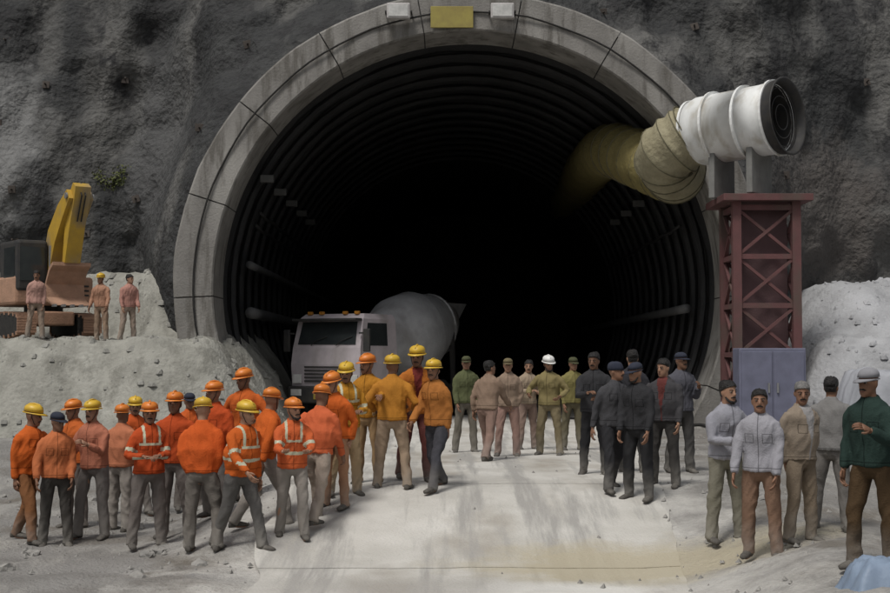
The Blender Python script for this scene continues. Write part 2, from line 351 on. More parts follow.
def person_gen(loc, rz, label, top, legs, head='hair', headcol=None, h=1.70, la=(5,8,15,5), ra=(5,8,15,5), ll=(0,4,3), rl=(0,4,3), lean=2, yaw=0, pitch=0,
           long=False, band=None, skin=0, fat=1.0, group=None, shirt=None, collar=True, shoe=None, seed=None):
    """la/ra: flex, abduct, elbow, inward; ll/rl: hip flex, abduct, knee (degrees). Faces -Y before rz."""
    person_gen.n += 1; seed = person_gen.n if seed is None else seed
    jr = random.Random(seed*17+3); h += jr.uniform(-.06,.05); fat *= jr.choice((.96,1.0,1.04,1.1,1.22,1.32)); k = h/1.72; X = V((1,0,0))
    yaw += jr.uniform(-38,38); pitch += jr.uniform(-4,10); lean += jr.uniform(-2,3)
    la = tuple(a_ + jr.uniform(-9,9)*(1 if i_ != 3 else .5) for i_, a_ in enumerate(la)); ra = tuple(a_ + jr.uniform(-9,9)*(1 if i_ != 3 else .5) for i_, a_ in enumerate(ra))
    la = (la[0], max(4, la[1]), max(4, la[2]), la[3]); ra = (ra[0], max(4, ra[1]), max(4, ra[2]), ra[3])
    if jr.random() < .55: rl = (rl[0]+jr.uniform(3,9), rl[1]+jr.uniform(1,6), rl[2]+jr.uniform(6,16))    # weight on one leg
    skin = jr.choice((0,0,1,2)) if skin == 0 else skin
    hip = V((0,0,.90)); ln = R(lean); up = V((0,-math.sin(ln), math.cos(ln))); fw = V((0,-math.cos(ln), -math.sin(ln)))
    T = lambda x, f, z: hip + X*x + fw*f + up*(z-.90)
    legsP = []
    for s, (a, b, kn) in ((-1, rl), (1, ll)):
        a, b, kn = R(a), R(b), R(kn)
        h0 = hip + V((s*.092, 0, 0)); d1 = V((s*math.sin(b), -math.sin(a), -math.cos(a)*math.cos(b))).normalized()
        kn_ = h0 + d1*.42; d2 = V((s*math.sin(b)*.6, -math.sin(a-kn), -math.cos(a-kn))).normalized()
        legsP.append((h0, kn_, kn_ + d2*.41, d2, s))
    low = min(p[2].z for p in legsP) - .075
    armsP = []
    for s, (a, b, e, c) in ((-1, ra), (1, la)):
        a, b, e, c = R(a), R(b), R(e), R(c)
        sh = T(s*.172*(.5+.5*fat), 0, 1.372)
        d1 = V((s*math.sin(b), -math.sin(a)*math.cos(b), -math.cos(a)*math.cos(b))).normalized()
        el = sh + d1*.285
        d2 = V((s*(math.sin(b)*.5) - s*math.sin(c), -math.sin(a+e), -math.cos(a+e))).normalized()
        armsP.append((sh, el, el + d2*.25, d2, s, d1))
    def torso(mb, ex, z0, rowsel=None):
        rows = [(.82,.165,.12),(.90,.172,.125),(.97,.165,.12),(1.07,.152*fat,.112*fat),(1.17,.163*fat,.118*fat),(1.27,.178,.124),(1.35,.182,.116),(1.40,.16,.098),(1.435,.115,.078),(1.468,.066,.062)]
        rr = []
        for z, a, b in rows:
            if z < z0: continue
            rr.append([T((a+ex)*math.cos(t), (b+ex)*math.sin(t) + .012*(z > 1.2), z) for t in [2*math.pi*i/16 for i in range(16)]])
        mb.rings(rr)
    # head frame
    nk = T(0, .008, 1.462); Hy = Matrix.Rotation(R(yaw), 3, 'Z') @ Matrix.Rotation(R(pitch), 3, 'X')
    hc = nk + up*.065 + V((0,-.012,0))
    H = lambda x, y, z: hc + Hy @ V((x, y, z))      # y negative = face; z from 0 at jaw base
    body = MB(); torso(body, -.03, .85)
    body.tube([T(0,0,1.43), hc + V((0,0,.05))], [.062,.056], 12)
    prof = [(-.035,.022,.03,-.062),(-.015,.045,.055,-.042),(.015,.06,.078,-.022),(.05,.068,.09,-.006),(.09,.073,.096,.002),(.125,.075,.098,.006),(.16,.068,.088,.01),(.185,.05,.066,.012),(.2,.022,.03,.012)]
    body.rings([[H(a*math.cos(t), b*math.sin(t)+off, z) for t in [2*math.pi*i/14 for i in range(14)]] for z, a, b, off in prof])
    body.tube([H(0,-.088,.105), H(0,-.103,.078), H(0,-.112,.055), H(0,-.092,.045)], [.010,.013,.017,.011], 8)    # nose
    body.tube([H(-.022,-.083,.018), H(0,-.092,.02), H(.022,-.083,.018)], [.006,.010,.006], 6)                   # mouth
    for s in (-1, 1):
        body.ell(H(s*.076, .012, .075), (.011, .021, .032), 8, 5)
    for h0, kn_, an, d2, s in legsP:
        body.tube([h0 + V((0,0,.03)), (h0+kn_)/2, kn_, kn_ + d2*.13, an, an - V((0,0,.05))], [.082,.07,.052,.055,.038,.04], 10)
        body.tube([an + V((0,.04,-.04)), an + V((0,-.06,-.05)), an + V((0,-.15,-.06))], [.034,.034,.024], 8)
    for sh, el, wr, d2, s, d1 in armsP:
        body.tube([sh - V((s*.025,0,.03)), (sh+el)/2, el, el + d2*.08, wr], [.038,.04,.035,.036,.026], 10)
    q_body = queued(body, .0125, 3)
    # trousers
    tb = MB()
    tb.rings([[T(a*math.cos(t), b*math.sin(t), z) for t in [2*math.pi*i/14 for i in range(14)]] for z, a, b in ((.80,.10,.085),(.86,.165,.122),(.95,.178,.13),(1.04,.165,.122))])
    for h0, kn_, an, d2, s in legsP:
        tb.tube([h0 + V((0,0,.02)), h0*.6+kn_*.4, kn_, kn_ + d2*.16, an + d2*-.03, an + d2*.035], [.098,.09,.071,.07,.064,.068], 12)
    # jacket or shirt
    jb = MB(); z0 = .80 if long else .88
    torso(jb, .028, z0)
    if long: jb.rings([[T(a*math.cos(t), b*math.sin(t), z) for t in [2*math.pi*i/14 for i in range(14)]] for z, a, b in ((.66,.205,.155),(.75,.2,.15),(.86,.195,.148))])
    for sh, el, wr, d2, s, d1 in armsP:
        jb.tube([sh - V((s*.03,0,-.01)), sh + d1*.06, (sh+el)/2, el, el + d2*.09, wr + d2*-.015], [.058,.066,.061,.054,.052,.042], 12)
    if collar: jb.tube([T(0,.0,1.44), T(0,.004,1.50)], [.083,.073], 12)
    me, m_tr, m_ja = yield [q_body, queued(tb, .0145, 3), queued(jb, .0145, 3)]
    finished(me)
    # hands: palm, four fingers of different lengths and a thumb, curled
    hb = MB()
    for sh, el, wr, d2, s, d1 in armsP:
        side = d2.cross(V((0,-1,.2))).normalized() if abs(d2.dot(V((0,-1,.2)))) < .9 else d2.cross(V((0,0,1))).normalized()
        side = V((0,-1,0)) - d2*d2.dot(V((0,-1,0)))
        if side.length < .2: side = V((-s,0,0)) - d2*d2.dot(V((-s,0,0)))
        side.normalize(); nrm = d2.cross(side).normalized()
        if nrm.x*s > 0: nrm = -nrm                                # palm towards the body
        hb.rings([[wr + d2*t + side*(a*math.cos(q)) + nrm*(b*math.sin(q)) for q in [2*math.pi*i/8 for i in range(8)]] for t, a, b in ((-.02,.024,.02),(.02,.032,.016),(.055,.04,.014),(.085,.038,.012))])
        for i, ln_ in enumerate((.066,.076,.07,.055)):
            b0 = wr + d2*.08 + side*(.029 - .019*i); c1 = b0 + d2*ln_*.5 + nrm*.008; c2 = c1 + d2*ln_*.32 + nrm*.02; c3 = c2 + d2*ln_*.12 + nrm*.022
            hb.tube([b0, c1, c2, c3], [.0092,.0088,.008,.006], 6)
        t0 = wr + d2*.02 + side*.028; t1 = t0 + d2*.03 + side*.022 + nrm*.008; t2 = t1 + d2*.032 + side*.006 + nrm*.012
        hb.tube([t0, t1, t2], [.013,.011,.008], 6)
    eb = MB()
    for s in (-1, 1):
        eb.ell(H(s*.03, -.085, .088), (.014,.012,.0075), 8, 5, 1)
        eb.ell(H(s*.03, -.0835, .088), (.0155,.0105,.0078), 8, 5, 3)
        eb.tube([H(s*.012,-.094,.106), H(s*.034,-.092,.111), H(s*.055,-.078,.105)], .0045, 5, 2)
    eb.tube([H(-.026,-.0865,.014), H(0,-.097,.0125), H(.026,-.0865,.014)], [.004,.006,.004], 6, 4)
    if jr.random() < .55: eb.tube([H(-.033,-.083,.024), H(-.012,-.099,.033), H(.012,-.099,.033), H(.033,-.083,.024)], [.005,.009,.009,.005], 6, 2)
    if jr.random() < .22: eb.tube([H(-.062,-.03,.03), H(-.05,-.07,-.012), H(0,-.093,-.026), H(.05,-.07,-.012), H(.062,-.03,.03)], [.010,.014,.017,.014,.010], 7, 2)
    bm = bmesh.new(); bm.from_mesh(me)
    for part, _ in ((hb,0),(eb,1)):
        pm = part.mesh('p'); bm.from_mesh(pm); bpy.data.meshes.remove(pm)
    bm.to_mesh(me); bm.free(); me.polygons.foreach_set('use_smooth', [True]*len(me.polygons))
    root = empty('person', label, 'person', loc, rz, group); root.scale = (k,k,k)
    dz = V((0,0,-low))
    def put(name, me, mats):
        me.transform(Matrix.Translation(dz)); return link(name, me, mats, root, False)
    put('body', me, [SKIN[skin], M_eye, M_hair, M_white, M_lip])
    put('trousers', finished(m_tr, .014, seed), [garment(legs, False)])
    jm = finished(m_ja, .012, seed+50)
    ms = [garment(top, True)]
    if band is not None:
        ms.append(band)
        for p in jm.polygons:
            c = p.center - hip; zz = c.dot(up) + .90; xx = c.x; 
            inarm = min((c + hip - (a_[0] + (a_[1]-a_[0])*t)).length for a_ in armsP for t in (.35,.6,.85,1.0))
            if inarm > .1 and (1.08 < zz < 1.115 or 1.235 < zz < 1.265 or (zz > 1.25 and .08 < abs(xx) < .11)): p.material_index = 1
            elif any(.035 < ((c + hip - a_[0]).dot(a_[5]) - .15) < .08 and (c + hip - (a_[0]+a_[5]*.2)).length < .09 for a_ in armsP): p.material_index = 1
    elif shirt is not None:
        ms.append(cloth(shirt))
        for p in jm.polygons:
            c = p.center - hip; zz = c.dot(up)+.9; f = c.dot(fw)
            if f > .05 and abs(c.x) < .012 + max(0, zz-1.1)*.16: p.material_index = 1
    put('jacket', jm, ms)
    for h0, kn_, an, d2, s in legsP:
        sb = MB(); base = an - V((0,0,.075)); 
        rr = []
        for y, wd, ht in ((.075,.02,.05),(.06,.036,.085),(.0,.042,.105),(-.06,.045,.075),(-.12,.048,.06),(-.165,.04,.048),(-.185,.018,.035)):
            rr.append([base + V((s*.012*(-y/.1) + wd*math.cos(t), y, max(0, ht/2 + ht/2*math.sin(t)*1.05))) for t in [2*math.pi*i/12 for i in range(12)]])
        sb.rings(rr); sm = sb.mesh('shoe'); sm.polygons.foreach_set('use_smooth', [True]*len(sm.polygons))
        put('shoe', sm, [shoe or M_sole])
    if head in ('hair', 'cap', 'helmet', 'beanie', 'turban'):
        hb = MB(); rr = []; e = {'hair': .008, 'cap': .012, 'helmet': .03, 'beanie': .013, 'turban': .03}[head]
        for z, a, b, off in prof:
            zz = z
            if z < (.08 if head in ('hair','beanie') else .105): continue
            rr.append([H((a+e)*math.cos(t), (b+e)*math.sin(t)+off+(.006 if head == 'hair' else 0), zz + (e*1.1 if z > .15 else (e*.6 if head != 'hair' else 0)) + (.062*max(0,-math.sin(t))**.7 if head == 'hair' and z < .1 else .035*max(0,-math.sin(t))**.7 if head == 'hair' and z < .13 else 0)) for t in [2*math.pi*i/18 for i in range(18)]])
        hb.rings(rr)
        if head == 'hair': hb.rings([[H(a*math.cos(t), .03+b*math.sin(t), z) for t in [2*math.pi*i/12 for i in range(12)]] for z, a, b in ((.03,.058,.06),(.07,.072,.075),(.12,.08,.08))])
        if head in ('cap', 'helmet'):
            zb = .115 + (.012 if head == 'helmet' else 0); L_ = .075 if head == 'cap' else .05
            rim = 0 if head == 'cap' else .012
            def ring(g, z):
                o_ = []
                for t in [2*math.pi*i/24 for i in range(24)]:
                    fr = max(0, -math.sin(t))**.6; q = (rim + (g-rim)*fr) if g else 0
                    o_.append(H((.077+e+rim*(g > 0))*math.cos(t), (.099+e+q)*math.sin(t)+.003, z - .22*q*fr))
                return o_
            hb.rings([ring(0, zb-.006), ring(L_, zb-.006), ring(L_, zb+.004), ring(0, zb+.006)], cap=False)
        if head == 'helmet':
            hb.tube([H(0,-.1,.2), H(0,-.05,.235), H(0,.01,.243), H(0,.07,.232), H(0,.115,.195)], (.012), 6)
        if head == 'helmet':
            for s in (-1, 1): hb.tube([H(s*.085,.0,.13), H(s*.078,-.015,.07), H(s*.055,-.045,.0), H(0,-.075,-.045)], .0045, 5, 1)
        nm = {'hair': 'hair', 'cap': 'cap', 'helmet': 'helmet', 'beanie': 'beanie', 'turban': 'turban'}[head]
        if head == 'hair':
            rh = random.Random(seed); hb.v = [tuple(hc + (V(v_) - hc)*rh.uniform(.97, 1.045)) for v_ in hb.v]
        hm = hb.mesh(nm); hm.polygons.foreach_set('use_smooth', [True]*len(hm.polygons))
        put(nm, hm, [headcol or M_hair, M_black] if head == 'helmet' else [headcol or M_hair])
    return root
person_gen.n = 0
queue = []

def person(loc, *a, **k):

    queue.append(person_gen(loc, *a, **k))
def finish_people():
    objs = [next(g) for g in queue]
    dg = bpy.context.evaluated_depsgraph_get(); dg.update()
    outs = [[bpy.data.meshes.new_from_object(o.evaluated_get(dg)) for o in os] for os in objs]
    for os in objs:
        for o in os: me = o.data; bpy.data.objects.remove(o); bpy.data.meshes.remove(me)
    for g, ms in zip(queue, outs):
        try: g.send(ms)
        except StopIteration: pass
def ground_hit(px, fy):
    y = 10.0
    while y < 60:
        x = (px-445)/F*y; z = 2.3 - (fy-357)/F*y
        g = gz(x, y) + (.026 if road_edge(y)[0] < x < road_edge(y)[1] else gnoise(x, y))
        if z <= g: return V((x, y, g))
        y += .02
    return V((x, y, g))
Y_HELM = cm('yellow_helmet', (.62,.40,.04), (.5,.31,.03), 5, .42, spec=.45)
O_HELM = cm('orange_helmet', (.65,.2,.03), (.55,.16,.02), 5, .42, spec=.45)
W_HELM = cm('white_helmet', (.7,.7,.68), (.6,.6,.57), 5, .42, spec=.45)
NAVYCAP = cm('navy_cap', (.02,.024,.04), (.03,.034,.05), 9, .9)
ORANGE = (.52,.11,.022); ORED = (.44,.07,.02); SALMON = (.42,.16,.10); AMBER = (.43,.20,.025); MAROON = (.17,.035,.03)
GREY = (.16,.155,.15); DKGREY = (.05,.05,.052); KHAKI = (.17,.14,.075); OLIVE = (.07,.075,.035); BROWN = (.17,.10,.06); NAVY = (.02,.024,.04)
def G(px, fy, rz, *a, **k):
    p = ground_hit(px, fy); p.z -= .012; return person(p, R(rz), *a, **k)
grp = 'rescue workers and onlookers in front of the tunnel'
STAND = dict(ll=(2,5,3), rl=(-2,5,3))
WALK = dict(ll=(22,3,8), rl=(-14,3,16), la=(-18,8,18,5), ra=(20,8,25,8), lean=5)
WALK2 = dict(ll=(-16,3,14), rl=(20,3,6), la=(22,8,30,8), ra=(-16,8,15,5), lean=5)
HIPS = dict(ll=(3,9,4), rl=(-1,6,2), la=(-12,38,80,38), ra=(-12,38,80,38))
FOLD = dict(ll=(2,6,3), rl=(0,6,3), la=(18,12,75,55), ra=(22,12,70,55))
PHONE = dict(ll=(0,5,2), rl=(3,5,4), la=(25,10,95,20), ra=(3,8,12,4))
CARRY = dict(ll=(12,4,10), rl=(-8,4,8), la=(25,14,45,18), ra=(25,14,45,18), lean=9)
BACK = dict(ll=(1,5,2), rl=(2,5,3), la=(-14,12,20,30), ra=(-14,12,20,30))
# front row in orange, left
PALE = (.27,.245,.22); LG = (.17,.155,.145)
G(30, 540, 62, 'worker in orange coverall and yellow helmet at the far left end of the row', ORANGE, (.2,.09,.04), 'helmet', Y_HELM, 1.68, group=grp, **WALK2)
G(58, 545, 20, 'person in dull orange jacket and black trousers, second from the left end', (.48,.15,.06), (.06,.055,.05), 'cap', NAVYCAP, 1.62, group=grp, skin=2, **STAND)
G(96, 537, -18, 'worker in pale salmon shirt and grey trousers, one hand at the chest', SALMON, LG, 'helmet', Y_HELM, 1.66, group=grp, skin=1, **PHONE)
G(122, 530, 150, 'worker in faded salmon jacket seen from behind', (.46,.17,.09), PALE, 'helmet', O_HELM, 1.68, group=grp, **STAND)
G(150, 546, 28, 'worker in deep orange jacket with pale bands, arms folded', ORED, (.15,.13,.12), 'helmet', O_HELM, 1.7, band=M_band, group=grp, **FOLD)
G(176, 536, -10, 'worker in deep orange jacket and orange helmet, hands on hips', ORED, (.15,.13,.12), 'helmet', O_HELM, 1.72, group=grp, skin=2, **HIPS)
G(203, 549, 170, 'worker in deep orange jacket with his back turned, left of the striding one', (.55,.1,.022), (.15,.135,.12), 'helmet', Y_HELM, 1.7, group=grp, **BACK)
G(241, 548, 48, 'worker in bright orange jacket striding towards the tunnel in dark trousers', ORANGE, (.11,.105,.1), 'helmet', Y_HELM, 1.74, group=grp, band=M_band, **WALK)
G(216, 518, -30, 'worker in orange seen between the two front workers, further back', ORED, LG, 'helmet', O_HELM, 1.7, group=grp, **STAND)
G(264, 526, 120, 'worker in orange jacket and pale trousers at the left edge of the pale road', ORANGE, PALE, 'helmet', O_HELM, 1.7, group=grp, **WALK2)
G(293, 536, 12, 'worker in reddish orange jacket with pale bands, leaning forward on the pale road', (.56,.12,.04), PALE, 'helmet', O_HELM, 1.64, group=grp, band=M_band, **CARRY)
G(318, 522, 155, 'worker in reddish orange jacket walking away from the camera on the pale road', (.55,.125,.05), (.36,.3,.25), 'helmet', O_HELM, 1.66, group=grp, **WALK)
G(336, 507, -30, 'worker in orange suit half hidden beside the amber jackets', ORANGE, (.36,.2,.12), 'helmet', O_HELM, 1.7, group=grp, **BACK)
G(78, 526, -35, 'worker in orange jacket half hidden between the salmon shirt and dull orange jacket', (.5,.12,.03), (.12,.1,.09), 'helmet', O_HELM, 1.68, group=grp, **BACK)
G(134, 512, 40, 'worker in orange red jacket half hidden behind the folded arms', (.47,.085,.022), (.14,.12,.11), 'helmet', Y_HELM, 1.7, group=grp, **WALK)
G(190, 508, 15, 'worker in orange red jacket tucked behind the worker with his back turned', (.5,.1,.025), (.13,.11,.1), 'cap', NAVYCAP, 1.7, group=grp, **PHONE)
G(246, 500, -20, 'worker in orange jacket behind the striding worker', (.5,.11,.025), (.13,.115,.1), 'helmet', O_HELM, 1.68, group=grp, **HIPS)
# amber group at the middle
G(346, 494, 20, 'worker in amber yellow jacket, arms folded, left one of the amber group', AMBER, (.37,.27,.16), 'helmet', Y_HELM, 1.72, group=grp, band=M_band, **FOLD)
G(368, 483, -15, 'worker in amber jacket with orange helmet, pointing arm half raised', (.42,.185,.025), (.36,.24,.13), 'helmet', O_HELM, 1.74, group=grp, la=(55,20,30,0), ra=(5,8,15,5), **STAND)
G(392, 488, 172, 'worker in amber jacket with his back turned, middle of the amber group', (.43,.185,.03), (.32,.24,.17), 'helmet', Y_HELM, 1.76, group=grp, **HIPS)
G(416, 480, 8, 'worker in orange jacket open over maroon shirt with yellow helmet', (.42,.14,.028), (.14,.05,.045), 'helmet', Y_HELM, 1.78, group=grp, shirt=MAROON, skin=2, **CARRY)
G(438, 489, -40, 'worker in orange brown jacket and dark trousers, right one of the amber group', (.38,.15,.04), (.06,.06,.07), 'helmet', Y_HELM, 1.74, group=grp, **WALK)
# khaki group in the tunnel mouth
G(466, 452, 10, 'person in olive green jacket standing in the tunnel mouth by the amber group', (.1,.11,.055), (.16,.145,.12), 'cap', cm('olive_cap', OLIVE), 1.7, group=grp, **STAND)
G(487, 460, 150, 'person in brown jacket facing into the tunnel', (.24,.17,.125), (.24,.16,.13), 'hair', None, 1.72, group=grp, **WALK)
G(508, 456, -5, 'person in brown khaki uniform in the tunnel mouth, arms behind back', (.27,.2,.15), (.28,.18,.15), 'cap', cm('khaki_cap', KHAKI), 1.72, group=grp, **BACK)
G(527, 449, 25, 'person in dusty tan shirt with folded arms in the tunnel mouth', (.31,.245,.18), (.24,.17,.14), 'hair', None, 1.7, group=grp, **FOLD)
G(549, 455, -20, 'person in khaki uniform with white helmet in the tunnel mouth', (.23,.19,.09), (.2,.165,.1), 'helmet', W_HELM, 1.72, group=grp, **HIPS)
G(572, 450, 14, 'person in olive khaki jacket beside the dark clothed group', (.2,.175,.07), (.13,.115,.075), 'cap', cm('olive_cap', OLIVE), 1.7, group=grp, **STAND)
# dark group
G(594, 474, -12, 'person in black jacket and black trousers, left of the dark clothed group', (.04,.04,.043), (.025,.025,.027), 'hair', None, 1.72, group=grp, **FOLD)
G(613, 490, 22, 'person in charcoal jacket seen walking, middle of the dark group', (.06,.06,.065), (.03,.03,.033), 'beanie', NAVYCAP, 1.76, group=grp, **WALK2)
G(632, 472, 165, 'person in black coat facing away in the dark group', (.035,.035,.04), (.03,.03,.03), 'hair', None, 1.74, group=grp, long=True, **STAND)
G(664, 486, -25, 'person in dark jacket open over a dull red shirt', (.06,.058,.062), (.05,.047,.045), 'hair', None, 1.74, group=grp, shirt=(.13,.04,.036), skin=1, **STAND)
G(680, 472, 15, 'person in slate jacket at the right end of the dark group', (.085,.085,.1), (.07,.067,.065), 'cap', NAVYCAP, 1.72, group=grp, **PHONE)
G(638, 499, -35, 'person in black jacket with a navy cap at the front of the dark group', (.035,.035,.038), (.028,.028,.03), 'cap', NAVYCAP, 1.7, group=grp, **STAND)
# right foreground
G(724, 540, 18, 'person in lavender grey jacket and greenish taupe trousers, arms folded', (.29,.29,.325), (.2,.19,.15), 'hair', None, 1.74, group=grp, skin=1, **FOLD)
G(760, 556, -24, 'person in pale grey white jacket and reddish brown trousers at right', (.32,.315,.345), (.21,.13,.09), 'hair', None, 1.72, group=grp, **STAND)
G(799, 541, 28, 'person in tan waistcoat with grey hair, right of the pale grey jacket', (.25,.205,.16), (.19,.15,.11), 'hair', M_greyhair, 1.66, group=grp, shirt=(.32,.31,.31), **BACK)
G(830, 530, 160, 'person in grey sweater and grey trousers with back to the camera', (.19,.185,.18), (.16,.15,.14), 'hair', None, 1.66, group=grp, **HIPS)
G(872, 568, -48, 'person in dark green jacket and dark brown trousers at the right edge', (.024,.042,.036), (.075,.048,.026), 'cap', cm('pale_cap', (.28,.28,.3)), 1.74, group=grp, skin=2, **PHONE)
# on the left bank
for px, rz, lab, c1, c2, hd, hm_ in ((36, 20, 'person in dusty pink jacket standing on the left bank nearest the photo edge', (.40,.24,.2), (.3,.23,.18), 'hair', None),
        (101, -15, 'person in reddish brown jacket on the bank in front of the excavator', (.38,.21,.14), (.3,.21,.15), 'helmet', Y_HELM),
        (128, 35, 'person in faded pink shirt on the left bank nearest the tunnel', (.42,.22,.18), (.33,.26,.21), 'hair', None)):
    Y = 33.7; x = (px-445)/F*Y
    person((x, Y, bankL(x, Y)), R(rz), lab, c1, c2, hd, hm_, 1.7, group='people standing on the left bank', **STAND)

finish_people()

# ------------------------------------------------------------------ shrubs on the face
LEAF = [pmat('leaf_olive', (.10,.11,.03), (.06,.075,.02), 3, .7), pmat('leaf_green', (.05,.085,.03), (.035,.06,.02), 3, .7)]
def shrub(px, py, r, lab, m, seed):
    q = at(px, py, 37.5); y = face_y(q.x, q.z); q = at(px, py, y); y = face_y(q.x, q.z); rd = random.Random(seed)
    root = empty('shrub', lab, 'shrub', (q.x, y-.05, q.z-r*.5))
    st = MB(); lf = MB()
    for i in range(9):
        e = V((rd.uniform(-1,1)*r, -rd.uniform(.1,.7)*r, rd.uniform(.1,1.2)*r)); st.tube([(0,.1,0), e*.5+V((0,0,.06)), e], [.02,.013,.005], 5)
        for j in range(34):
            p = e*rd.uniform(.45,1.05) + V([rd.gauss(0,.16*r) for _ in range(3)]); d = V([rd.gauss(0,1) for _ in range(3)]).normalized(); u = d.orthogonal().normalized(); l = rd.uniform(.06,.13)
            lf.add([p, p+d*l*.5+u*l*.25, p+d*l, p+d*l*.5-u*l*.25], [(0,1,2,3)])
    st.build('stems', M_dark, root); lf.build('foliage', m, root)
for i, (px, py, r, lab, m) in enumerate(((104,176,.6,'olive shrub on the rock face above the excavator',0),)):
    shrub(px, py, r, lab, LEAF[m], i)

# ------------------------------------------------------------------ excavator on the left bank
YEL = pmat('dusty_yellow_paint', (.50,.31,.03), (.40,.25,.04), 2.5, .55, c3=(.26,.2,.12), streak=(1.4,1.4,.8), spec=.4)
MUD = pmat('muddy_steel', (.42,.25,.17), (.31,.19,.13), 3, .9, .4, 20)
ex = empty('excavator', 'yellow excavator with raised boom and muddy body on the left bank', 'excavator', (-10.45, 35.5, bankL(-10.45, 35.2)+.03), R(36)); ex.scale = (.9,.9,.9)
for s in (-1, 1):
    mb = MB(); pts = []
    for i in range(28):
        t = i/28*2*math.pi; yy = 1.35*max(-1, min(1, math.cos(t)*1.35)); zz = .36 + .34*math.sin(t)*(1 if abs(math.cos(t)) < .74 else 1)
        pts.append((yy, zz))
    rr = [[V((s*.95 + dx, yy, zz)) for yy, zz in pts] for dx in (-.24, .24)]
    mb.rings(rr); tr = mb.build('track', M_black, ex)
    for i in range(28):
        mb = MB(); y0, z0 = pts[i]; y1, z1 = pts[(i+1) % 28]
        mb.beam((s*.95-.27, (y0+y1)/2, (z0+z1)/2), (s*.95+.27, (y0+y1)/2, (z0+z1)/2), .05, .1); mb.build('track_shoe', MUD, tr)
MB().box((-.6,-.9,.35), (.6,.9,.75), bev=.05).build('undercarriage', MUD, ex)
MB().tube([(0,0,.72),(0,0,.92)], .55, 20).build('slew_ring', M_dark, ex)
hs_ = MB().box((-1.15,-.9,.92), (1.15,1.35,1.75), bev=.09).build('house', MUD, ex)
MB().box((-1.1,.95,.95), (1.1,1.75,1.8), bev=.16).build('counterweight', MUD, ex)
MB().box((.2,.0,1.76), (1.08,1.3,2.0), bev=.06).build('engine_cover', YEL, ex)
cab = MB().box((-1.12,-.95,1.3), (-.22,.55,2.75), bev=.09).build('cab', M_dark, ex)
MB().box((-1.02,-.965,1.6), (-.32,-.94,2.55)).build('windscreen', M_glass, cab)
MB().box((-1.135,-.8,1.7), (-1.11,.1,2.55)).build('side_window', M_glass, cab)
MB().box((-.232,-.8,1.7), (-.205,.35,2.55)).build('side_window', M_glass, cab)
def plate(mb, pts, wd, x0=.15):            # a bent box boom from profile points (y, z, half depth)
    rr = []
    for i, (y, z, hd) in enumerate(pts):
        a = V(pts[max(0,i-1)][:2]); b = V(pts[min(len(pts)-1,i+1)][:2]); d = (b-a).normalized(); nn = V((-d.y, d.x))
        rr.append([V((x0+sx*wd/2, y+nn.x*sz*hd, z+nn.y*sz*hd)) for sx, sz in ((-1,-1),(1,-1),(1,1),(-1,1))])
    mb.rings(rr); return mb
plate(MB(), [(-.5,1.4,.18),(-.75,2.1,.3),(-1.1,2.85,.33),(-1.75,3.5,.27),(-2.35,3.95,.16)], .7).build('boom', YEL, ex)
plate(MB(), [(-2.5,4.2,.12),(-2.3,3.85,.22),(-2.0,3.1,.18),(-1.75,2.1,.1)], .45).build('dipper_arm', YEL, ex)
MB().tube([(.15,-1.4,3.75),(.15,-2.45,4.2)], .06, 10).tube([(.15,-.85,3.1),(.15,-1.45,3.8)], .1, 10).build('hydraulic_ram', M_steel, ex)
MB().tube([(-.12,-.95,1.5),(-.16,-1.05,2.6)], .08, 10).tube([(.42,-.95,1.5),(.46,-1.05,2.6)], .08, 10).build('hydraulic_ram', M_steel, ex)
for dx in (-.05, .06): MB().tube([(.15+dx,-.45,1.75),(.15+dx,-.62,2.5),(.15+dx,-.9,3.15),(.15+dx,-1.6,3.9),(.15+dx,-2.3,4.3),(.15+dx,-2.62,3.9),(.15+dx,-2.3,3.2)], .022, 6).build('hydraulic_hose', M_black, ex)
for s in (-1, 1):
    MB().tube([(.15+s*.36,-2.3,3.9),(.15+s*.4,-2.3,3.9)], .09, 12).build('pin', M_steel, ex)
    MB().beam((s*1.02,-.6,1.8), (s*1.02,.6,1.8), .04).beam((s*1.02,-.6,1.8), (s*1.02,-.6,2.15), .04).beam((s*1.02,-.6,2.15), (s*1.02,.6,2.15), .04).build('handrail', M_dark, ex) if s > 0 else None
MB().tube([(.7,.9,1.95),(.7,.9,2.4)], .06, 10).build('exhaust', M_dark, ex)
for z in (1.2, 1.33, 1.46): MB().box((.5,-.915,z), (1.0,-.9,z+.05)).build('louvre', M_dark, hs_)
bk = MB(); rr = []
for x in (-.4, .7):
    rr.append([V((x, y, z)) for y, z in ((-1.8,2.1),(-1.5,1.95),(-1.2,1.5),(-1.3,1.05),(-1.75,.9),(-1.7,.95),(-1.37,1.13),(-1.3,1.5),(-1.55,1.85),(-1.8,2.0))])
bk.rings(rr); bucket = bk.build('bucket', MUD, ex)
for i in range(5): MB().box((-.38+i*.255,-1.9,.85), (-.30+i*.255,-1.7,.92)).build('tooth', M_steel, bucket)

